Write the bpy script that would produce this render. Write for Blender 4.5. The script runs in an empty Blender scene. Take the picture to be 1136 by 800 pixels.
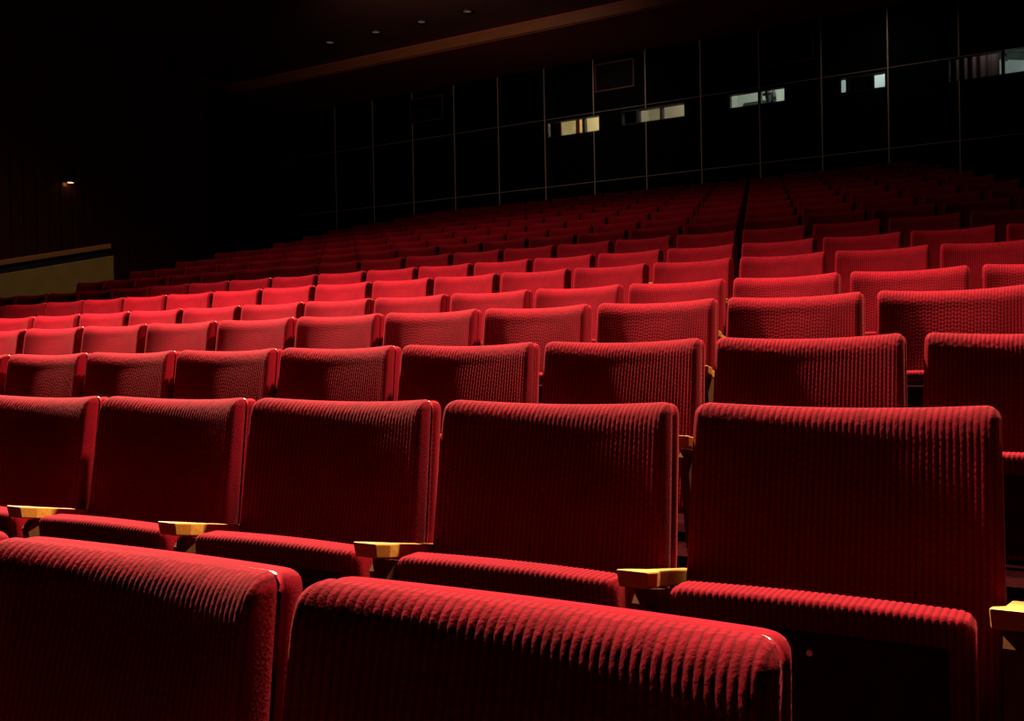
import bpy, math, random
from mathutils import Vector, Matrix
random.seed(7)
scene = bpy.context.scene
C = scene.collection
PI = math.pi

# ------------------------------------------------------------------ helpers
class MB:
    """collects vertices and faces, builds ONE mesh object"""
    def __init__(s):
        s.v = []; s.f = []; s.m = []
    def add(s, verts, faces, mi=0):
        b = len(s.v)
        s.v += [tuple(p) for p in verts]
        s.f += [tuple(b + i for i in f) for f in faces]
        s.m += [mi] * len(faces)
    def box(s, x0, x1, y0, y1, z0, z1, mi=0):
        vs = [(x0,y0,z0),(x1,y0,z0),(x1,y1,z0),(x0,y1,z0),(x0,y0,z1),(x1,y0,z1),(x1,y1,z1),(x0,y1,z1)]
        s.add(vs, [(0,3,2,1),(4,5,6,7),(0,1,5,4),(1,2,6,5),(2,3,7,6),(3,0,4,7)], mi)
    def prism_x(s, poly, x0, x1, mi=0):
        """poly of (y,z), counter-clockwise seen from +x, extruded along x"""
        n = len(poly)
        vs = [(x0,y,z) for y,z in poly] + [(x1,y,z) for y,z in poly]
        fs = [tuple(range(n-1,-1,-1)), tuple(range(n,2*n))]
        for i in range(n):
            j = (i+1) % n
            fs.append((i, j, n+j, n+i))
        s.add(vs, fs, mi)
    def tube(s, p0, p1, r0, r1=None, n=16, caps=True, mi=0):
        r1 = r0 if r1 is None else r1
        p0 = Vector(p0); p1 = Vector(p1); d = (p1-p0).normalized()
        a = d.orthogonal().normalized(); b = d.cross(a)
        vs = []
        for p, r in ((p0,r0),(p1,r1)):
            for i in range(n):
                t = 2*PI*i/n
                vs.append(p + a*(r*math.cos(t)) + b*(r*math.sin(t)))
        fs = [(i,(i+1)%n,n+(i+1)%n,n+i) for i in range(n)]
        if caps:
            fs += [tuple(range(n-1,-1,-1)), tuple(range(n,2*n))]
        s.add(vs, fs, mi)
    def build(s, name, mats, parent=None, smooth=False, bevel=0, seg=2):
        me = bpy.data.meshes.new(name)
        me.from_pydata(s.v, [], s.f)
        for m in (mats if isinstance(mats, (list,tuple)) else [mats]):
            me.materials.append(m)
        for p, mi in zip(me.polygons, s.m):
            p.material_index = mi
            p.use_smooth = smooth
        me.update()
        o = bpy.data.objects.new(name, me)
        C.objects.link(o)
        if parent is not None:
            o.parent = parent
        if bevel:
            b = o.modifiers.new('bevel', 'BEVEL'); b.width = bevel; b.segments = seg; b.limit_method = 'ANGLE'
        return o

def tag(o, label, cat, group=None, kind=None):
    o['label'] = label; o['category'] = cat
    if group: o['group'] = group
    if kind: o['kind'] = kind
    return o
def thing(name, label, cat, loc=(0,0,0), group=None):
    o = bpy.data.objects.new(name, None)
    o.empty_display_size = .1
    C.objects.link(o); o.location = loc
    return tag(o, label, cat, group)
def struct(o, label=None):
    o['kind'] = 'structure'
    if label: o['label'] = label
    return o

# ------------------------------------------------------------------ materials
def mat(name, col, rough=.6, metal=0, emit=None, estr=0, sheen=0, sheen_tint=None, spec=.5):
    m = bpy.data.materials.new(name); m.use_nodes = True
    b = m.node_tree.nodes['Principled BSDF']
    b.inputs['Base Color'].default_value = (*col, 1)
    b.inputs['Roughness'].default_value = rough
    b.inputs['Metallic'].default_value = metal
    b.inputs['Specular IOR Level'].default_value = spec
    if sheen:
        b.inputs['Sheen Weight'].default_value = sheen
        b.inputs['Sheen Roughness'].default_value = .3
        b.inputs['Sheen Tint'].default_value = (*(sheen_tint or col), 1)
    if emit:
        b.inputs['Emission Color'].default_value = (*emit, 1)
        b.inputs['Emission Strength'].default_value = estr
    return m
def N(m, t, **kw):
    n = m.node_tree.nodes.new(t)
    for k, v in kw.items():
        setattr(n, k, v)
    return n
def L(m, a, b): m.node_tree.links.new(a, b)
def math_node(m, op, a, b=None):
    n = N(m, 'ShaderNodeMath', operation=op)
    for i, v in enumerate((a, b)):
        if v is None: continue
        if hasattr(v, 'links'): L(m, v, n.inputs[i])
        else: n.inputs[i].default_value = v
    return n.outputs[0]

RIB = .0100      # rib pitch of the corduroy, metres
def fabric(name, ribs, strength=1.0, groove_shade=True):
    """red ribbed upholstery: ribs run up the chair, each rib knotted like a cord"""
    m = mat(name, (.42,.0045,.011), rough=.92, sheen=.055, sheen_tint=(1.0,.15,.14), spec=.04)
    b = m.node_tree.nodes['Principled BSDF']
    tc = N(m, 'ShaderNodeTexCoord'); sep = N(m, 'ShaderNodeSeparateXYZ')
    L(m, tc.outputs['Object'], sep.inputs[0])
    x, y, z = sep.outputs
    ph = math_node(m, 'MULTIPLY', x, 2*PI/RIB)
    rib = math_node(m, 'POWER', math_node(m, 'ABSOLUTE', math_node(m, 'COSINE', math_node(m, 'MULTIPLY', ph, .5))), .7)
    zz = math_node(m, 'SUBTRACT', z, y)
    idx = math_node(m, 'ROUND', math_node(m, 'DIVIDE', x, RIB))
    half = math_node(m, 'MULTIPLY', math_node(m, 'MULTIPLY', idx, idx), 1.7)
    knot = math_node(m, 'SINE', math_node(m, 'ADD', math_node(m, 'MULTIPLY', zz, 2*PI/.0095), half))
    no = N(m, 'ShaderNodeTexNoise'); no.inputs['Scale'].default_value = 260; no.inputs['Detail'].default_value = 2
    L(m, tc.outputs['Object'], no.inputs['Vector'])
    h = math_node(m, 'ADD', math_node(m, 'MULTIPLY', knot, .22), math_node(m, 'MULTIPLY', no.outputs[0], .7))
    if ribs:
        h = math_node(m, 'ADD', h, rib)
    bp = N(m, 'ShaderNodeBump'); bp.inputs['Strength'].default_value = strength; bp.inputs['Distance'].default_value = .0014
    L(m, h, bp.inputs['Height']); L(m, bp.outputs[0], b.inputs['Normal'])
    # worn and brushed pile: slow variation of the dye
    n2 = N(m, 'ShaderNodeTexNoise'); n2.inputs['Scale'].default_value = 9; n2.inputs['Detail'].default_value = 4
    L(m, tc.outputs['Object'], n2.inputs['Vector'])
    rp = N(m, 'ShaderNodeValToRGB')
    rp.color_ramp.elements[0].color = (.125,.0010,.0050,1); rp.color_ramp.elements[0].position = .3
    rp.color_ramp.elements[1].color = (.185,.0019,.0076,1); rp.color_ramp.elements[1].position = .7
    L(m, n2.outputs[0], rp.inputs[0])
    if groove_shade:
        ridge = math_node(m, 'ABSOLUTE', math_node(m, 'COSINE', math_node(m, 'MULTIPLY', ph, .5)))
        kk = math_node(m, 'MULTIPLY_ADD', knot, .5); kk.node.inputs[2].default_value = .5
        fac = math_node(m, 'MULTIPLY', math_node(m, 'POWER', ridge, .55), math_node(m, 'MULTIPLY_ADD', kk, .24))
        fac.node.inputs[1].links[0].from_node.inputs[2].default_value = .76
        mx = N(m, 'ShaderNodeMix', data_type='RGBA')
        mx.inputs['A'].default_value = (.04,.0006,.0017,1)  # rib grooves and knot gaps darkened in the colour, as their shade
        L(m, fac, mx.inputs['Factor']); L(m, rp.outputs[0], mx.inputs['B']); L(m, mx.outputs['Result'], b.inputs['Base Color'])
    else:
        L(m, rp.outputs[0], b.inputs['Base Color'])
    return m

def noisy(name, c0, c1, scale, rough, stretch=(1,1,1), bump=0, spec=.5):
    m = mat(name, c0, rough, spec=spec); b = m.node_tree.nodes['Principled BSDF']
    tc = N(m, 'ShaderNodeTexCoord'); mp = N(m, 'ShaderNodeMapping'); mp.inputs['Scale'].default_value = stretch
    L(m, tc.outputs['Object'], mp.inputs[0])
    no = N(m, 'ShaderNodeTexNoise'); no.inputs['Scale'].default_value = scale; no.inputs['Detail'].default_value = 5
    L(m, mp.outputs[0], no.inputs['Vector'])
    rp = N(m, 'ShaderNodeValToRGB')
    rp.color_ramp.elements[0].color = (*c0,1); rp.color_ramp.elements[0].position = .32
    rp.color_ramp.elements[1].color = (*c1,1); rp.color_ramp.elements[1].position = .68
    L(m, no.outputs[0], rp.inputs[0]); L(m, rp.outputs[0], b.inputs['Base Color'])
    if bump:
        bp = N(m, 'ShaderNodeBump'); bp.inputs['Distance'].default_value = bump
        L(m, no.outputs[0], bp.inputs['Height']); L(m, bp.outputs[0], b.inputs['Normal'])
    return m

FAB_NEAR = fabric('ribbed_fabric_near', False, .9)
FAB = fabric('ribbed_fabric', True, .55)
FAB_PLAIN = fabric('plain_side_fabric', False, .5, False)
WOOD = noisy('varnished_beech', (.40,.15,.016), (.50,.22,.028), 14, .5, (1,12,12), spec=.3)
DARKWOOD = noisy('stained_side_panel', (.085,.028,.009), (.12,.043,.013), 10, .8, (8,8,1), spec=.04)
STEEL = mat('bright_trim_metal', (.75,.70,.58), .38, 1)
BOLT = mat('bolt_metal', (.6,.56,.5), .35, 1)
BOARD = noisy('seat_underside_board', (.02,.003,.004), (.03,.004,.005), 30, .9, spec=.08)
CARPET = noisy('dark_carpet', (.006,.001,.0012), (.010,.0014,.0018), 60, .95, bump=.002, spec=0)
PANEL = noisy('black_wall_panel', (.0016,.0012,.0012), (.0022,.0017,.0017), 3, .8, spec=.06)
STRIP = mat('panel_joint_strip', (.55,.41,.36), .5, 0)
PLASTER = noisy('dark_ceiling_paint', (.16,.06,.05), (.19,.07,.06), 2, .8)
SOFFIT = noisy('dark_soffit_paint', (.42,.10,.08), (.48,.11,.09), 2, .8)
FASCIA = noisy('wooden_fascia', (.30,.10,.03), (.38,.14,.045), 6, .45, (.3,6,6))
SLAT = noisy('red_brown_wall_panelling', (.12,.02,.016), (.17,.028,.022), 4, .6, (6,6,.4))
BLACK = noisy('black_drape', (.002,.002,.002), (.003,.003,.003), 8, .9)
OLIVE = noisy('parapet_panel_paint', (.22,.13,.03), (.27,.16,.04), 5, .6)
CAPWOOD = noisy('parapet_cap_wood', (.26,.09,.03), (.33,.13,.045), 8, .4, (8,.5,8))
BLACKMETAL = mat('black_painted_metal', (.01,.01,.011), .45)
GLASS = bpy.data.materials.new('booth_glass'); GLASS.use_nodes = True
_b = GLASS.node_tree.nodes['Principled BSDF']
_b.inputs['Transmission Weight'].default_value = 1; _b.inputs['Roughness'].default_value = 0; _b.inputs['IOR'].default_value = 1.02
_b.inputs['Base Color'].default_value = (.95,.98,.95,1)

# ------------------------------------------------------------------ layout numbers (metres; the camera stands over x=0, y=0)
S = .53                     # seat spacing along a row
Z0 = 1.109                  # camera above the floor of the front row
XB = -.5974                 # a gap between seats in the second row
ROWD = .95241
H = .88                     # height of a backrest
DY = [.035,-.013,-.023,-.018,-.022,.031,.020,-.011]
ZT = [-.229,-.097,.028,.187,.328,.520,.701,.904]
NROWS = 17
def row_y(r):  return 1.7119 + ROWD*(r-1) + (DY[r] if r < 8 else 0)
def row_top(r):
    if r < 8: return ZT[r] + Z0
    return [1.112,1.315,1.53,1.742,1.955,2.168,2.378,2.588,2.80][r-8] + Z0
def row_floor(r): return row_top(r) - H
def row_gap(r): return -.7021 if r == 0 else XB - .5*S*(r-1)

# ------------------------------------------------------------------ camera
F_PX, YAW, PIT, ROL = 1073.4372, .5217, -.0099, .0186
c, s = math.cos(YAW), math.sin(YAW)
Rv = Vector((c,s,0)); Fv = Vector((-s*math.cos(PIT), c*math.cos(PIT), math.sin(PIT))); Uv = Rv.cross(Fv)
R2 = Rv*math.cos(ROL) - Uv*math.sin(ROL); U2 = Rv*math.sin(ROL) + Uv*math.cos(ROL)
cam = bpy.data.cameras.new('camera'); camo = bpy.data.objects.new('camera', cam); C.objects.link(camo)
cam.sensor_fit = 'HORIZONTAL'; cam.sensor_width = 36; cam.lens = F_PX/1136*36
cam.clip_start = .02
M = Matrix.Identity(4)
for i in range(3):
    M[i][0] = R2[i]; M[i][1] = U2[i]; M[i][2] = -Fv[i]
M[2][3] = Z0
camo.matrix_world = M
scene.camera = camo
def to_px(p):
    p = Vector(p) - Vector((0,0,Z0)); w = p.dot(Fv)
    if w <= 0: return None
    return 568 + F_PX*p.dot(R2)/w, 400 - F_PX*p.dot(U2)/w

# ------------------------------------------------------------------ the theatre seat
LEAN = math.tan(math.radians(12))
W_TOP, W_BOT, Z_BOT = .480, .498, .40
WING = .043
def half_w(z):
    t = (H - z)/(H - Z_BOT)
    return .5*(W_TOP + (W_BOT - W_TOP)*t)
def bend(x, y, z):
    """the curve shared by cushion, trim and shell: wings forward, lean back, top edge a little hollow"""
    u = min(1.0, abs(x)/(.5*W_TOP))
    k = max(0, (z - .6)/(H - .6))
    return (x, y - WING*u**2.0*(.5 + .5*k) - (H - z)*LEAN, z - .010*(1 - u*u)*k)
def q(t, r, p=2.3):
    a = max(0.0, min(1.0, t/r))
    return (1 - (1 - a)**p)**(1/p)
RC = .020                   # corner radius of the outline
def hw_at(z, top, inset=0):
    h = half_w(z) - inset
    zc = top - RC
    if z > zc:
        h = h - RC + math.sqrt(max(0, RC*RC - (z - zc)**2))
    return h
def spaced_z(top, n):
    zs = []
    for i in range(n+1):
        t = i/n
        zs.append(Z_BOT + (top - Z_BOT)*(1 - (1 - t)**2.2))
    return zs
def cushion(cols, rows, ribbed):
    """padded front: one closed surface, face towards -y, rolled over the top and sides"""
    mb = MB()
    T, Y_TRIM = .034, .012
    top = H
    zs = spaced_z(top, rows)
    grid = []
    for z in zs:
        line = []
        h = hw_at(z, top)
        for i in range(cols+1):
            a = -1 + 2*i/cols
            # denser at the side rolls
            a = math.copysign(1 - (1 - abs(a))**1.25, a) if not ribbed else a
            x = a*h
            side = h - abs(x)
            prof = q(side, .020, 2.6)*q(top - z + .0005, .050, 2.1)*q(z - Z_BOT + .002, .03)
            d = .014 + T*prof
            puff = .008*max(0, 1 - (x/.2)**2)*max(0, 1 - ((z - .62)/.2)**2)
            y = Y_TRIM - d - puff
            if ribbed:
                y += .0016*min(1, prof*1.5)*(1 - abs(math.cos(PI*x/RIB))**.7)
                kn = math.sin(2*PI*(z - y)/.0095 + 1.7*round(x/RIB)**2)*abs(math.cos(PI*x/RIB))
                y += .00014*min(1, prof*1.5)*min(1, max(0, (z - .66)/.08))*kn
            line.append((x, y, z))
        grid.append(line)
    ny, nx = len(grid), cols+1
    vs = [bend(*p) for l in grid for p in l]
    fs = [(j*nx+i, j*nx+i+1, (j+1)*nx+i+1, (j+1)*nx+i) for j in range(ny-1) for i in range(nx-1)]
    # ring back to the trim plane
    ring = [i for i in range(nx)] + [j*nx+nx-1 for j in range(1,ny)] + [(ny-1)*nx+i for i in range(nx-2,-1,-1)] + [j*nx for j in range(ny-2,0,-1)]
    flat = [p for l in grid for p in l]
    b = len(vs); n = len(ring)
    for k, (yy, ins) in enumerate(((Y_TRIM-.004, 0), (Y_TRIM, .003))):
        for r in ring:
            x, y, z = flat[r]
            vs.append(bend(x*(1 - ins/.25), yy, z - (ins if z > H - .03 else 0)))
    for i in range(n):
        j = (i+1) % n
        fs.append((ring[j], ring[i], b+i, b+j))
        fs.append((b+j, b+i, b+n+i, b+n+j))
    fs.append(tuple(b+n+i for i in range(n)))
    mb.add(vs, fs)
    return mb
def shell(cols, rows):
    """upholstered back: from the trim to the rear face"""
    mb = MB()
    Y0, T, top = .017, .042, H - .004
    zs = spaced_z(top, rows)
    flat = []
    for z in zs:
        h = hw_at(z, top, -.001)
        for i in range(cols+1):
            a = -1 + 2*i/cols
            a = math.copysign(1 - (1 - abs(a))**1.4, a)
            x = a*h
            prof = q(h - abs(x), .022)*q(top - z + .0005, .03)
            flat.append((x, Y0 + .018 + (T - .018)*prof, z))
    nx, ny = cols+1, rows+1
    vs = [bend(*p) for p in flat]
    fs = [(j*nx+i+1, j*nx+i, (j+1)*nx+i, (j+1)*nx+i+1) for j in range(ny-1) for i in range(nx-1)]
    ring = [i for i in range(nx)] + [j*nx+nx-1 for j in range(1,ny)] + [(ny-1)*nx+i for i in range(nx-2,-1,-1)] + [j*nx for j in range(ny-2,0,-1)]
    b = len(vs); n = len(ring)
    for yy, ins in ((Y0+.004, 0), (Y0, .003)):
        for r in ring:
            x, y, z = flat[r]
            vs.append(bend(x*(1 - ins/.25), yy, z - (ins if z > top - .03 else 0)))
    for i in range(n):
        j = (i+1) % n
        fs.append((ring[i], ring[j], b+j, b+i))
        fs.append((b+i, b+j, b+n+j, b+n+i))
    fs.append(tuple(b+n+i for i in range(n-1,-1,-1)))
    mb.add(vs, fs)
    return mb
def trim_strip(n_arc):
    """thin bright strip let into the seam, up both sides and across the top"""
    top = H - .0005
    pts = []
    zs = [Z_BOT + .02 + (top - RC - Z_BOT - .02)*i/6 for i in range(7)]
    side = [(hw_at(z, top), z) for z in zs[-2:]]
    arc = []
    for i in range(1, n_arc+1):
        t = (PI/2)*i/n_arc
        zc = top - RC
        arc.append((half_w(zc) - RC + RC*math.cos(t), zc + RC*math.sin(t)))
    right = arc[n_arc//2:]
    across = [(right[-1][0]*(1 - 2*i/14), top) for i in range(1,14)]
    path = right + across + [(-x, z) for x, z in reversed(right)]
    mb = MB(); vs = []
    for i, (x, z) in enumerate(path):
        a = path[max(0,i-1)]; b = path[min(len(path)-1,i+1)]
        tx, tz = b[0]-a[0], b[1]-a[1]; l = math.hypot(tx, tz) or 1
        nx_, nz_ = tz/l, -tx/l
        for (o, yy) in ((-.0019,.0128),(-.0019,.0158),(-.006,.0158),(-.006,.0128)):
            vs.append(bend(x + nx_*o, yy, z + nz_*o))
    fs = []
    for i in range(len(path)-1):
        for k in range(4):
            m_ = (k+1) % 4
            fs.append((4*i+k, 4*i+4+k, 4*i+4+m_, 4*i+m_))
    fs.append((0,1,2,3)); e = 4*(len(path)-1); fs.append((e+3,e+2,e+1,e))
    mb.add(vs, fs)
    return mb
SEAT_HW, SEAT_TOP, SEAT_BOT = .219, .606, .37
def seat_pad(cols, rows, ribbed):
    """tip-up seat folded against the backrest: rounded pad, its underside towards -y"""
    mb = MB()
    yf, yb, r = -.272, -.204, .014
    n = 16 if ribbed else 8
    prof = []   # closed section in (y,z), rounded
    def corner(cy, cz, a0):
        for i in range(n//2+1):
            a = a0 + (PI/2)*i/(n//2)
            prof.append((cy + r*math.cos(a), cz + r*math.sin(a)))
    R_ = r
    corner(yb - R_, SEAT_TOP - R_, 0); corner(yf + R_, SEAT_TOP - R_, PI/2)
    corner(yf + R_, SEAT_BOT + R_, PI); corner(yb - R_, SEAT_BOT + R_, 1.5*PI)
    cy, cz = (yf+yb)/2, (SEAT_TOP+SEAT_BOT)/2
    xs = []
    for i in range(cols+1):
        xs.append(-SEAT_HW + 2*SEAT_HW*i/cols)
    if not ribbed:
        xs = sorted(set(xs + [-SEAT_HW+.006, SEAT_HW-.006, -SEAT_HW+.014, SEAT_HW-.014]))
    vs = []; m_ = len(prof)
    for x in xs:
        k = q(SEAT_HW - abs(x) + .0008, .024)
        ins = .022*(1 - k)
        rb = -.0014*(1 - abs(math.cos(PI*x/RIB))**.7)*min(1, k) if ribbed else 0
        for y, z in prof:
            dy, dz = y - cy, z - cz
            sy = (abs(dy) - ins + rb)/abs(dy) if abs(dy) > .02 else 1
            sz = (abs(dz) - ins + rb)/abs(dz)
            yy = cy + dy*sy; zz = cz + dz*sz
            zz -= .004*(x/SEAT_HW)**2*(1 if zz > cz else 0)
            vs.append((x, yy - (SEAT_TOP - zz)*-.06, zz))
    fs = []
    for i in range(len(xs)-1):
        for k in range(m_):
            j = (k+1) % m_
            fs.append((i*m_+k, i*m_+j, (i+1)*m_+j, (i+1)*m_+k))
    fs.append(tuple(range(m_-1,-1,-1))); e = (len(xs)-1)*m_; fs.append(tuple(e+k for k in range(m_)))
    mb.add(vs, fs)
    return mb
def armrest_mb(x):
    """wooden armrest, square front end, tilted down towards the back and slimmer between the backrests"""
    mb = MB()
    w, y0, y1, t, yn, th = .0262, -.297, -.03, .0122, -.205, .027
    def top(y): return .629 - (y - y0)*.19
    outline = [(-w,y0),(w,y0),(w,y0+.045),(t,yn),(t,y1),(-t,y1),(-t,yn),(-w,y0+.045)]
    low = [(-w*.93,y0+.005),(w*.93,y0+.005),(w*.93,y0+.045),(t,yn),(t,y1),(-t,y1),(-t,yn),(-w*.93,y0+.045)]
    n = len(outline)
    vs = [(x+a,b,top(b)) for a,b in outline] + [(x+a,b,top(b)-th) for a,b in low]
    fs = [(0,1,2,7),(7,2,3,6),(6,3,4,5)] + [tuple(n+k for k in f[::-1]) for f in ((0,1,2,7),(7,2,3,6),(6,3,4,5))]
    fs += [(i,n+i,n+(i+1)%n,(i+1)%n) for i in range(n)]
    mb.add(vs, fs)
    return mb
def frame_mb(x):
    """side standard carrying the armrest, the seat hinge and the backrest, with its foot on the floor"""
    mb = MB()
    t = .0122
    poly = [(-.235,0),(.045,0),(.045,.05),(-.005,.30),(-.005,.535),(-.250,.589),(-.268,.57),(-.225,.36),(-.165,.12),(-.225,.05)]
    mb.prism_x(poly, x-t, x+t)
    mb.box(x-.0135, x+.0135, -.245, .055, 0, .012)
    mb.tube((x-.0136,-.19,.40), (x+.0136,-.19,.40), .022, n=12)
    return mb

def make_seat(level):
    """level 0: nearest rows, ribs as geometry; 1: middle rows; 2: far rows"""
    root = bpy.data.objects.new('theatre_seat', None); C.objects.link(root); root.empty_display_size = .1
    cols, rows = ((384,120),(40,26),(18,12))[level]
    cushion(cols, rows, level == 0).build('backrest_cushion', FAB_NEAR if level == 0 else FAB, root, True)
    shell((36,24,12)[level], (28,20,10)[level]).build('back_shell', FAB_PLAIN, root, True)
    rp = MB()  # unseen dark board, added to cut red bounce onto the row behind
    vs = [bend(sx*(half_w(z) - .035), .0605, z) for z in (.42,.84) for sx in (-1,-.5,0,.5,1)] + [bend(sx*(half_w(z) - .035), .054, z) for z in (.42,.84) for sx in (-1,-.5,0,.5,1)]
    fs = [(i+1,i,i+5,i+6) for i in range(4)] + [(10+i,11+i,16+i,15+i) for i in range(4)] + [(i,i+1,i+11,i+10) for i in range(4)] + [(5+i+1,5+i,15+i,15+i+1) for i in range(4)] + [(0,10,15,5),(4,9,19,14)]
    rp.add(vs, fs); rp.build('bounce_cut_board', BOARD, root)['label'] = 'unseen dark board added to the seat back to cut red bounce'
    trim_strip((8,6,3)[level]).build('metal_trim', STEEL, root, True)['label'] = 'bright metal strip in the seam of the backrest'
    sp = seat_pad((352,30,12)[level], 0, level == 0).build('seat_pad', FAB_NEAR if level == 0 else FAB, root, True)
    u = MB(); u.box(-.185, .185, -.2765, -.262, .385, .560)
    u.build('underside_board', BOARD, sp, bevel=.006 if level < 2 else 0)['label'] = 'dark board under the folded seat'
    if level < 2:
        b = MB(); b.tube((.004,-.2835,.533),(.004,-.276,.533),.0045,.006,n=12)
        b.build('bolt', BOLT, sp)['label'] = 'small bright bolt'
    armrest_mb(-.265).build('armrest', WOOD, root, bevel=.0025 if level < 2 else 0)['label'] = 'varnished yellow wooden armrest'
    frame_mb(-.265).build('side_frame', DARKWOOD, root)
    return root
def kids(o): return [k for k in o.children]
def copy_tree(o, parent=None):
    n = o.copy(); C.objects.link(n)
    if parent is not None: n.parent = parent
    for k in kids(o): copy_tree(k, n)
    return n

ORD = ['zeroth','first','second','third','fourth','fifth','sixth','seventh','eighth','ninth','tenth','eleventh','twelfth','thirteenth',
       'fourteenth','fifteenth','sixteenth','seventeenth','eighteenth','nineteenth','twentieth','twenty-first','twenty-second','twenty-third','twenty-fourth','twenty-fifth']
def left_end(r): return -10.25 - .13*(r-6)
protos = {}
end_seats = []
n_seats = 0
for r in range(NROWS):
    y, zf, g = row_y(r), row_floor(r), row_gap(r)
    level = 0 if r <= 2 else (1 if r <= 8 else 2)
    xs = []
    for i in range(4, -60, -1):
        xc = g + (i + .5)*S
        if r == 0 and i > 0: continue
        if xc < left_end(r): continue
        pl = to_px((xc - .243, y - .06, zf + H)); pr = to_px((xc + .243, y, zf + H))
        if pl is None or pr is None: continue
        lim = 1136 + (14 if r == 1 else 0)
        if pr[0] < 0 or pl[0] > lim: continue
        xs.append(xc)
    for j, xc in enumerate(xs):
        if level not in protos:
            o = protos[level] = make_seat(level)
        else:
            o = copy_tree(protos[level])
        o.location = (xc, y, zf)
        pos = 'rightmost' if j == 0 else ORD[j+1] + ' from right'
        if r == 0:
            lab = ['shadowed red ribbed cinema seat at right end of the nearest row',
                   'shadowed red ribbed cinema seat in nearest row, bright metal strip along its top seam',
                   'sliver of red ribbed cinema seat at left edge, in nearest row of all'][j]
        elif r == 1 and j == 0:
            lab = 'second row red cinema seat cut off by right edge, only wooden armrest showing'
        elif r == 1:
            lab = f'shadowed red ribbed cinema seat with folded seat pad, second row from front, {pos}'
        else:
            look = 'half lit red ribbed' if r == 2 else 'brightly lit red ribbed' if r <= 6 else 'red' if r <= 9 else 'dim red'
            end = 'leftmost' if (j == len(xs)-1) else pos
            lab = f'{look} cinema seat, {ORD[r+1]} row from front, {end} in view'
        tag(o, lab, 'theatre seat', f'red cinema seats of the {ORD[r+1]} row')
        n_seats += 1
        if j == 0: end_seats.append(o)
# the end seat of each row has a standard and armrest on its right too
for o in end_seats:
    for k in list(o.children):
        if k.name.split('.')[0] in ('armrest', 'side_frame'):
            e_ = k.copy(); C.objects.link(e_); e_.parent = o; e_.location = (S, 0, 0)
print('seats', n_seats)

# ------------------------------------------------------------------ the setting
WALL_Y, LEFT_X, RIGHT_X, FRONT_Y = 17.0, -15.45, 5.5, -6.0
fl = MB()
prev = FRONT_Y
steps = []
for r in range(NROWS):
    steps.append((prev, row_y(r) + (.42 if r < NROWS-1 else 9), row_floor(r)))
    prev = row_y(r) + .42
steps[-1] = (steps[-1][0], WALL_Y, steps[-1][2])
prof = []
for y0, y1, z in steps: prof += [(y0, z), (y1, z)]
poly = prof + [(WALL_Y, -.25), (FRONT_Y, -.25)]
vs = [(LEFT_X, y_, z_) for y_, z_ in poly] + [(RIGHT_X, y_, z_) for y_, z_ in poly]
n = len(poly)
fl.add(vs, [(i, n+i, n+(i+1)%n, (i+1)%n) for i in range(n)])
fl.add(vs, [tuple(range(n)), tuple(range(2*n-1, n-1, -1))])
struct(fl.build('floor', CARPET))

TOP_SOF, CEIL = 5.57 + Z0, 5.80 + Z0
# back wall with the five projection room openings
wins = [(-8.87,-7.74,4.19,4.50), (-7.28,-6.03,4.23,4.49), (-5.20,-4.21,4.25,4.51), (-3.30,-2.56,4.24,4.50), (-1.62,-.40,4.17,4.56)]
wb = MB()
zt = 6.0 + Z0
edges = [LEFT_X - .2]
for a, b, z0, z1 in wins:
    wb.box(edges[-1], a, WALL_Y, WALL_Y+.12, 0, zt)
    wb.box(a, b, WALL_Y, WALL_Y+.12, 0, z0+Z0)
    wb.box(a, b, WALL_Y, WALL_Y+.12, z1+Z0, zt)
    edges.append(b)
wb.box(edges[-1], RIGHT_X+.2, WALL_Y, WALL_Y+.12, 0, zt)
struct(wb.build('wall_back', PANEL))

# joint strips of the panelling: verticals on a 1.066 m module, broken at the windows, and two long horizontals
tn = 1
def wstrip(x0, x1, z0, z1):
    global tn
    m = MB(); m.box(x0, x1, WALL_Y-.008, WALL_Y, z0, z1)
    struct(m.build('trim_%d' % tn, STRIP)); tn += 1
MOD = 1.0665
zs0 = row_floor(NROWS-1)
x = -4.657
joints = [x + MOD*k for k in range(-9, 9)]
for xj in joints:
    cuts = [(z0+Z0, z1+Z0) for a, b, z0, z1 in wins if a - .01 < xj < b + .01]
    if cuts:
        wstrip(xj-.009, xj+.009, zs0, cuts[0][0]); wstrip(xj-.009, xj+.009, cuts[0][1], TOP_SOF)
    else:
        wstrip(xj-.009, xj+.009, zs0, TOP_SOF)
wstrip(LEFT_X, RIGHT_X, 3.218+Z0, 3.228+Z0)
wstrip(LEFT_X, RIGHT_X, 4.548+Z0, 4.554+Z0)

# left wall: red-brown boarded part, then a black drape in the far corner
wl = MB(); wl.box(LEFT_X-.15, LEFT_X, FRONT_Y, WALL_Y, -.25, zt)
yb = FRONT_Y
while yb < 14.1:
    wl.box(LEFT_X, LEFT_X+.03, yb, yb+.20, 0, zt); yb += .235
struct(wl.build('wall_left', SLAT))
dr = MB()
vsd = []
nd = 60
for i in range(nd+1):
    yy = 14.3 + (WALL_Y - .05 - 14.3)*i/nd
    dx = .10 + .05*math.sin(i*1.15)
    vsd += [(LEFT_X+dx, yy, row_floor(15)), (LEFT_X+dx, yy, TOP_SOF)]
for i in range(nd+1):
    p = vsd[2*i]
fsd = [(2*i, 2*i+1, 2*i+3, 2*i+2) for i in range(nd)]
vsd2 = [(a+.02,b_,c_) for a,b_,c_ in vsd]
dr.add(vsd, fsd); dr.add(vsd2, [f[::-1] for f in fsd])
tag(dr.build('black_curtain', BLACK, smooth=True), 'black curtain hanging in the dark far left corner beside the back wall', 'curtain')

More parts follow.
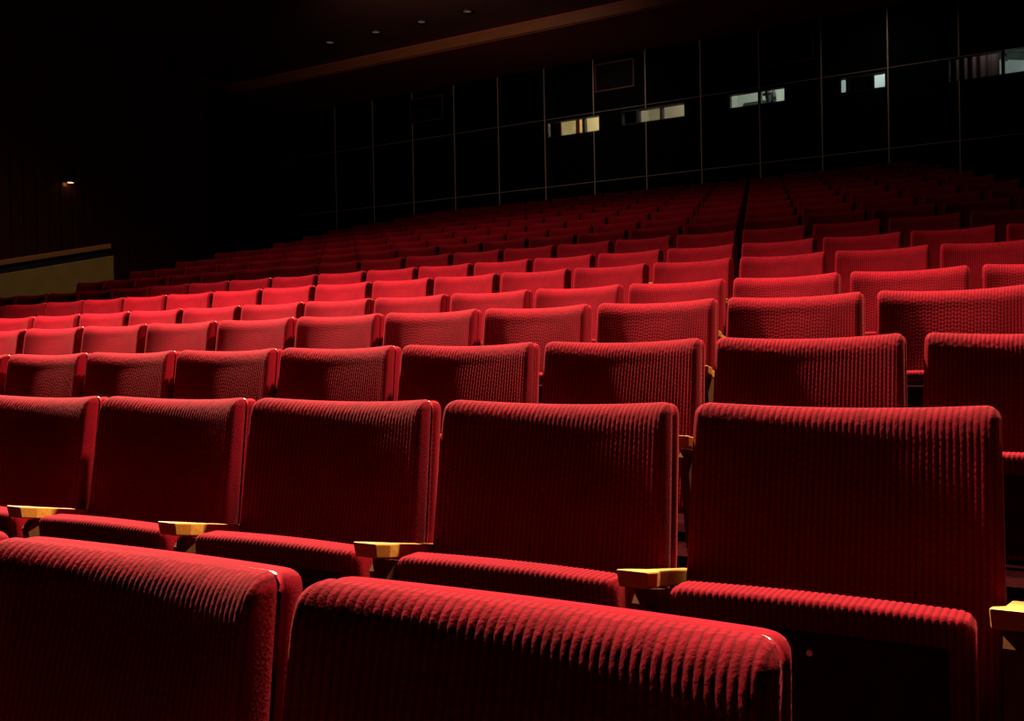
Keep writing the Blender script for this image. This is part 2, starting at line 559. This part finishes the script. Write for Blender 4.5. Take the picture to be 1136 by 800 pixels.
wr = MB(); wr.box(RIGHT_X, RIGHT_X+.15, FRONT_Y, WALL_Y, -.25, zt)
struct(wr.build('wall_right', SLAT))
wf = MB(); wf.box(LEFT_X-.15, RIGHT_X+.15, FRONT_Y-.15, FRONT_Y, -.25, zt)
struct(wf.build('wall_front', PANEL))

# ceiling with the lowered part along the back wall, its wooden edge lit by an added fill spot
ce = MB(); ce.box(LEFT_X-.15, RIGHT_X+.15, FRONT_Y, WALL_Y+.12, CEIL, CEIL+.15)
struct(ce.build('ceiling', PLASTER))
so = MB(); so.box(LEFT_X, RIGHT_X, 15.0, WALL_Y, TOP_SOF, CEIL)
struct(so.build('ceiling_soffit', SOFFIT))
fa = MB(); fa.box(LEFT_X, RIGHT_X, 14.95, 15.0, TOP_SOF+.01, CEIL-.05)
struct(fa.build('trim_%d' % tn, FASCIA, bevel=.008)); tn += 1

# side aisle parapet with wooden cap
PX = -12.0
def par_z(y): return 1.30 + Z0 + (y - 7.6)*.2155
pa = thing('aisle_parapet', 'olive parapet with wooden cap beside the side aisle, far left', 'parapet', (PX, 6.6, row_floor(5)))
def slab(y0, y1, d0, d1, x0, x1, mb):
    mb.prism_x([(y0, par_z(y0)+d0), (y1, par_z(y1)+d0), (y1, par_z(y1)+d1), (y0, par_z(y0)+d1)], x0, x1)
oz = Vector((PX, 6.6, row_floor(5)))
def rel(mb):
    mb.v = [(a-oz.x, b-oz.y, c_-oz.z) for a,b,c_ in mb.v]; return mb
m = MB()
m.prism_x([(3.2, row_floor(2)-.1),(4.0,row_floor(2)-.1),(9.33, row_floor(8)-.3),(9.33, par_z(9.33)-.18),(3.2, par_z(3.2)-.18)], PX-.10, PX)
rel(m).build('panel', OLIVE, pa, bevel=.01)
m = MB(); slab(3.2, 9.25, -.18, -.07, PX-.08, PX-.03, m)
rel(m).build('recessed_band', BLACKMETAL, pa)  # black band set back between panel and cap rail
m = MB(); slab(3.2, 9.27, -.07, 0, PX-.16, PX+.03, m)
rel(m).build('cap_rail', CAPWOOD, pa, bevel=.01)['label'] = 'brown wooden cap rail'

# small wall spotlight with its conduit on the left wall
lx = LEFT_X + .03
def on_left(px, py):
    d = R2*(px-568)/F_PX - U2*(py-400)/F_PX + Fv
    return d*((lx+.09)/d.x) + Vector((0,0,Z0))
lp = on_left(78,196)
wsl = thing('wall_spotlight', 'small black wall spotlight with orange glow on the dark left wall', 'lamp', tuple(lp))
m = MB(); m.tube((0,0,-.10),(0,0,.10),.085,.075,n=20); m.tube((0,0,.10),(0,0,.125),.075,.03,n=20)
m.build('housing', BLACKMETAL, wsl, True)
m = MB(); m.tube((0,0,-.104),(0,0,-.112),.05,n=16)
m.build('lens', mat('lit_lamp_lens', (1,.7,.45), .3, emit=(1,.55,.25), estr=1.6), wsl)
m = MB(); m.tube((-.09,0,.05),(0,0,.05),.018,n=10); m.tube((-.09,.0,.0),(-.075,.0,.0),.05,n=14)
m.build('bracket', BLACKMETAL, wsl)
m = MB(); m.box(-.088,-.07,-.09,-.03,-.17,-.11); 
m.build('glow_plate', mat('amber_glow', (.4,.14,.05), .4, emit=(1,.35,.12), estr=.10), wsl)['label'] = 'amber glow under the lamp, made as an emissive plate'  # emissive plate stands in for the orange glow around the lens
m = MB(); pc = on_left(86,215) - lp; pd = on_left(86,285) - lp
m.tube((-.08, pc.y, pc.z+.06),(-.08, pc.y, pd.z-.8),.011,n=8)
m.build('conduit', mat('grey_conduit', (.16,.09,.08), .5), wsl)

# recessed downlights in the ceiling, almost out
DL = mat('downlight_lens', (.5,.4,.35), .3, emit=(1,.7,.5), estr=.055)
for j, (dx_, e) in enumerate(((-11.82,1),(-10.75,1),(-9.75,1),(-8.8,1))):
    t = thing('ceiling_downlight', f'small faint downlight in the dark ceiling, {["leftmost","second from left","third from left","rightmost"][j]} of four', 'ceiling light', (dx_, 14.0, CEIL), 'faint downlights in the ceiling')
    m = MB(); nseg = 24
    vs = []
    for (rr, zz) in ((.10,0),(.10,-.012),(.075,-.018),(.07,-.004)):
        vs += [(rr*math.cos(2*PI*i/nseg), rr*math.sin(2*PI*i/nseg), zz) for i in range(nseg)]
    fs = [(k*nseg+i, k*nseg+(i+1)%nseg, (k+1)*nseg+(i+1)%nseg, (k+1)*nseg+i) for k in range(3) for i in range(nseg)]
    m.add(vs, [f[::-1] for f in fs]); m.build('rim', BLACKMETAL, t, True)
    m = MB(); m.tube((0,0,-.006),(0,0,-.002),.07,n=24); m.build('lens', DL, t)

# framed panels on the back wall
FR = mat('panel_frame_paint', (.07,.02,.018), .7)
for j, (a, b, z0, z1) in enumerate(((-12.17,-11.32,4.90,5.42), (-7.81,-7.0,4.92,5.46), (-4.56,-3.70,4.88,5.45))):
    t = thing('framed_panel', 'thin-framed square panel on the dark back wall, ' + ['leftmost of three','above the leftmost lit window','above the third lit window'][j], 'wall panel', ((a+b)/2, WALL_Y, z0+Z0), 'framed panels on the back wall')
    w2, hh = (b-a)/2, z1-z0
    m = MB()
    for bx in ((-w2,w2,0,.03),(-w2,w2,hh-.03,hh),(-w2,-w2+.03,.03,hh-.03),(w2-.03,w2,.03,hh-.03)):
        m.box(bx[0],bx[1],-.03,0,bx[2],bx[3])
    m.build('frame', FR, t)
    m = MB(); m.box(-w2+.03,w2-.03,-.012,0,.03,hh-.03); m.build('panel', noisy('panel_infill_%d' % j, (.004,.0014,.0014), (.006,.002,.002), 6, .8, spec=.1), t)

# ------------------------------------------------------------------ projection rooms behind the windows
ROOM_B = 18.9
for j, (a, b, z0, z1) in enumerate(wins):
    wn = bpy.data.objects.new('window_%d' % (j+1), None); C.objects.link(wn); wn['kind'] = 'structure'
    wn.location = ((a+b)/2, WALL_Y, z0+Z0)
    w2, hh = (b-a)/2, z1-z0
    m = MB()
    for bx in ((-w2,w2,0,.012),(-w2,w2,hh-.012,hh),(-w2,-w2+.012,.012,hh-.012),(w2-.012,w2,.012,hh-.012)):
        m.box(bx[0],bx[1],.0,.12,bx[2],bx[3])
    mull = {0:[-8.08], 1:[-6.955,-6.49], 2:[-4.66], 3:[], 4:[-.83]}[j]
    for mx in mull:
        xx = mx - (a+b)/2
        m.box(xx-.025, xx+.025, 0, .12, .012, hh-.012)
    m.build('window_frame', BLACKMETAL, wn)
    m = MB(); m.box(-w2+.012, w2-.012, .05, .056, .012, hh-.012); m.build('glass', GLASS, wn)

booth_n = 1
def room(i, x0, x1, col):
    global booth_n
    t = .05; zlo, zhi, ya = 3.2+Z0, 5.35+Z0, WALL_Y+.12
    bm_ = noisy('booth_paint_%d' % i, col, tuple(v*1.12 for v in col), 3, .8)
    for bx in ((x0-t,x0,ya,ROOM_B,zlo,zhi),(x1,x1+t,ya,ROOM_B,zlo,zhi),(x0-t,x1+t,ROOM_B,ROOM_B+t,zlo,zhi)):
        m = MB(); m.box(*bx); struct(m.build('wall_booth_%d' % booth_n, bm_)); booth_n += 1
    m = MB(); m.box(x0-t, x1+t, ya, ROOM_B+t, zlo-t, zlo); struct(m.build('floor_booth_%d' % i, bm_))
    m = MB(); m.box(x0-t, x1+t, ya, ROOM_B+t, zhi, zhi+t); struct(m.build('ceiling_booth_%d' % i, bm_))
room(1, -10.6, -7.58, (.64,.59,.46))
room(2, -7.48, -5.72, (.58,.54,.44))
room(3, -5.60, -3.72, (.55,.58,.52))
room(4, -3.62, -2.30, (.50,.54,.52))
room(5, -2.20, .60, (.52,.56,.54))

def lamp(kind, name, loc, energy, col, target=None, size=.1, angle=None, blend=.5):
    l = bpy.data.lights.new(name, kind); l.energy = energy; l.color = col
    if kind == 'SPOT':
        l.spot_size = angle; l.spot_blend = blend; l.shadow_soft_size = size
    elif kind == 'POINT': l.shadow_soft_size = size
    elif kind == 'AREA': l.size = size
    o = bpy.data.objects.new(name, l); C.objects.link(o); o.location = loc
    if target is not None:
        o.rotation_euler = (Vector(target) - Vector(loc)).to_track_quat('-Z', 'Y').to_euler()
    return o
lamp('POINT', 'booth_lamp', (-7.85, 18.0, 5.15+Z0), 34, (1,.86,.56), size=.12)
lamp('POINT', 'booth_lamp', (-6.1, 18.0, 5.1+Z0), 12, (1,.93,.8), size=.12)
lamp('POINT', 'booth_lamp', (-4.6, 18.0, 5.1+Z0), 13, (.96,1,.95), size=.12)
lamp('POINT', 'booth_lamp', (-2.9, 18.2, 5.1+Z0), 14, (.9,1,.98), size=.12)
lamp('POINT', 'booth_lamp', (-1.0, 17.22, 4.95+Z0), 14, (.9,1,.96), size=.12)

lamp('POINT', 'booth_lamp', (.25, 18.4, 4.3+Z0), 16, (.9,1,.97), size=.12)  # second point in this booth, added to brighten the room behind the duct
# what stands in the projection rooms
BR = noisy('brown_booth_drape', (.035,.012,.009), (.06,.02,.014), 8, .9, (10,10,1))
DG = mat('dark_green_enamel', (.012,.03,.018), .5)
def zf_(z): return z + Z0
FL = 3.2
# window one: orange door post beside the mullion, a dark drape at its left
m = MB(); m.box(-8.49,-8.40,17.5,17.56,zf_(FL),zf_(5.2)); m.box(-8.49,-8.40,17.46,17.5,zf_(FL),zf_(FL+.08))
o = m.build('orange_cabinet', noisy('orange_paint', (.65,.22,.02), (.75,.28,.03), 5, .5), bevel=.006); tag(o, 'narrow orange upright cabinet behind the leftmost lit window', 'cabinet')
def drape(name, x0, x1, y, label, waves, z1=5.25):
    m = MB(); k = 40; v1 = []
    for i in range(k+1):
        xx = x0 + (x1-x0)*i/k
        dy = .03*math.sin(i/k*waves*2*PI)
        v1 += [(xx, y+dy, zf_(FL)), (xx, y+dy, zf_(z1))]
    f1 = [(2*i,2*i+2,2*i+3,2*i+1) for i in range(k)]
    m.add(v1, f1); m.add([(a_,b_+.015,c_) for a_,b_,c_ in v1], [f[::-1] for f in f1])
    tag(m.build(name, BR, smooth=True), label, 'curtain')
drape('booth_curtain', -9.2, -8.74, 17.35, 'dark curtain at left end of the leftmost lit window', 4)
drape('booth_curtain', -7.40, -7.05, 17.35, 'dark curtain at left end of the second lit window', 4)
drape('booth_curtain', -3.27, -2.80, 17.40, 'dark curtain across the fourth lit window', 5)
drape('booth_curtain', -1.85, -.90, 17.36, 'brown pleated curtain in the rightmost window', 8)

def projector(x, y, label, s_=1.0):
    t = thing('film_projector', label, 'projector', (x, y, zf_(FL)))
    m = MB(); m.box(-.16*s_,.16*s_,-.22,.22,0,.06); m.box(-.09,.09,-.12,.12,.06,.80); m.build('pedestal', BLACKMETAL, t, bevel=.01)
    m = MB(); m.prism_x([(-.34,.82),(.34,.82),(.34,1.16),(.16,1.26),(-.20,1.26),(-.34,1.12)], -.20*s_, .20*s_); m.build('lamp_house', DG, t, bevel=.015)
    m = MB(); m.tube((0,-.34,.98),(0,-.44,.98),.055,.045,n=20); m.build('lens', BLACKMETAL, t, True)
    for zz, yy in ((1.40,-.05),(1.40,.30)):
        m = MB(); m.tube((.20*s_,yy,zz),(.23*s_,yy,zz),.17,n=28); m.tube((.12*s_,yy,zz),(.26*s_,yy,zz),.03,n=12); m.build('reel', BLACKMETAL, t, True)
    return t
projector(-4.90, 17.75, 'dark green film projector behind the third lit window')
t = thing('ventilation_duct', 'dark green duct hanging behind the rightmost window', 'duct', (-.35, 17.6, zf_(5.35)))
m = MB()
vs = [(-.75,0,-.62),(.9,0,-.95),(.9,0,0),(-.75,0,0),(-.75,.5,-.62),(.9,.5,-.95),(.9,.5,0),(-.75,.5,0)]
m.add(vs, [(0,1,2,3),(7,6,5,4),(0,4,5,1),(1,5,6,2),(2,6,7,3),(3,7,4,0)]); m.build('duct_body', DG, t, bevel=.01)
m = MB(); m.box(-.5,-.46,.1,.4,-.72,0); m.box(.5,.54,.1,.4,-.9,0); m.build('hanger', BLACKMETAL, t)
# orange lit switch box at the right of window three
t = thing('switch_box', 'yellow and orange switch box at right end of the third lit window', 'switch box', (-4.22, 17.45, zf_(4.40)))
m = MB(); m.box(-.07,.07,-.03,.05,-.20,.16); m.build('box', mat('yellow_enamel', (.8,.5,.08), .4), t, bevel=.008)
m = MB(); m.box(-.03,.03,-.045,-.03,-.02,.07); m.build('switch_plate', mat('orange_plate', (.8,.2,.03), .4), t)
m = MB(); m.box(-.12,.12,.05,.09,-1.2,.2); m.build('post', BLACKMETAL, t)

# ------------------------------------------------------------------ light
w = bpy.data.worlds.new('World'); scene.world = w; w.use_nodes = True
w.node_tree.nodes['Background'].inputs[0].default_value = (.02,.008,.008,1)
w.node_tree.nodes['Background'].inputs[1].default_value = .02

WARM = (1,.78,.56)
lamp('SPOT', 'house_spotlight', (-6.4, 3.75, CEIL-.3), 20000, WARM, (-4.9, 2.5, 1.3), .14, math.radians(108), 1.0)
lamp('SPOT', 'house_spotlight', (-.25, 4.6, CEIL-.6), 7800, WARM, (-1.0, 1.9, 1.0), .14, math.radians(84), 1.0)
lamp('SPOT', 'rear_fill_light', (-6.0, 7.2, CEIL-.2), 620, WARM, (-6.2, 8.2, 2.4), .14, math.radians(136), 1.0)  # added fill without a fitting, keeps the back rows dimly visible
lamp('SPOT', 'aisle_fill_light', (-9.4, 8.0, CEIL-.2), 75, WARM, (-12.0, 8.6, 2.2), .10, math.radians(95), 1.0)  # added fill to lift the left aisle, parapet and wall
lamp('SPOT', 'fascia_fill_light', (-8.2, 10.6, CEIL-.5), 95, (1,.68,.5), (-9.4, 15.0, CEIL-.2), .08, math.radians(105), 1.0)  # added fill aimed at the fascia, no real fitting behind it
lamp('SPOT', 'back_wall_fill_light', (-7.4, 16.0, TOP_SOF-.04), 13, WARM, (-7.4, 17.0, 3.6), .06, math.radians(150), 1.0)  # added fill under the soffit so the joint strips show
lamp('SPOT', 'back_wall_fill_light', (-2.6, 16.0, TOP_SOF-.04), 13, WARM, (-2.6, 17.0, 3.6), .06, math.radians(150), 1.0)  # second added fill for the strips, further right

scene.view_settings.view_transform = 'Standard'
scene.view_settings.look = 'None'
scene.view_settings.gamma = 1
scene.view_settings.use_curve_mapping = False
scene.view_settings.exposure = 0
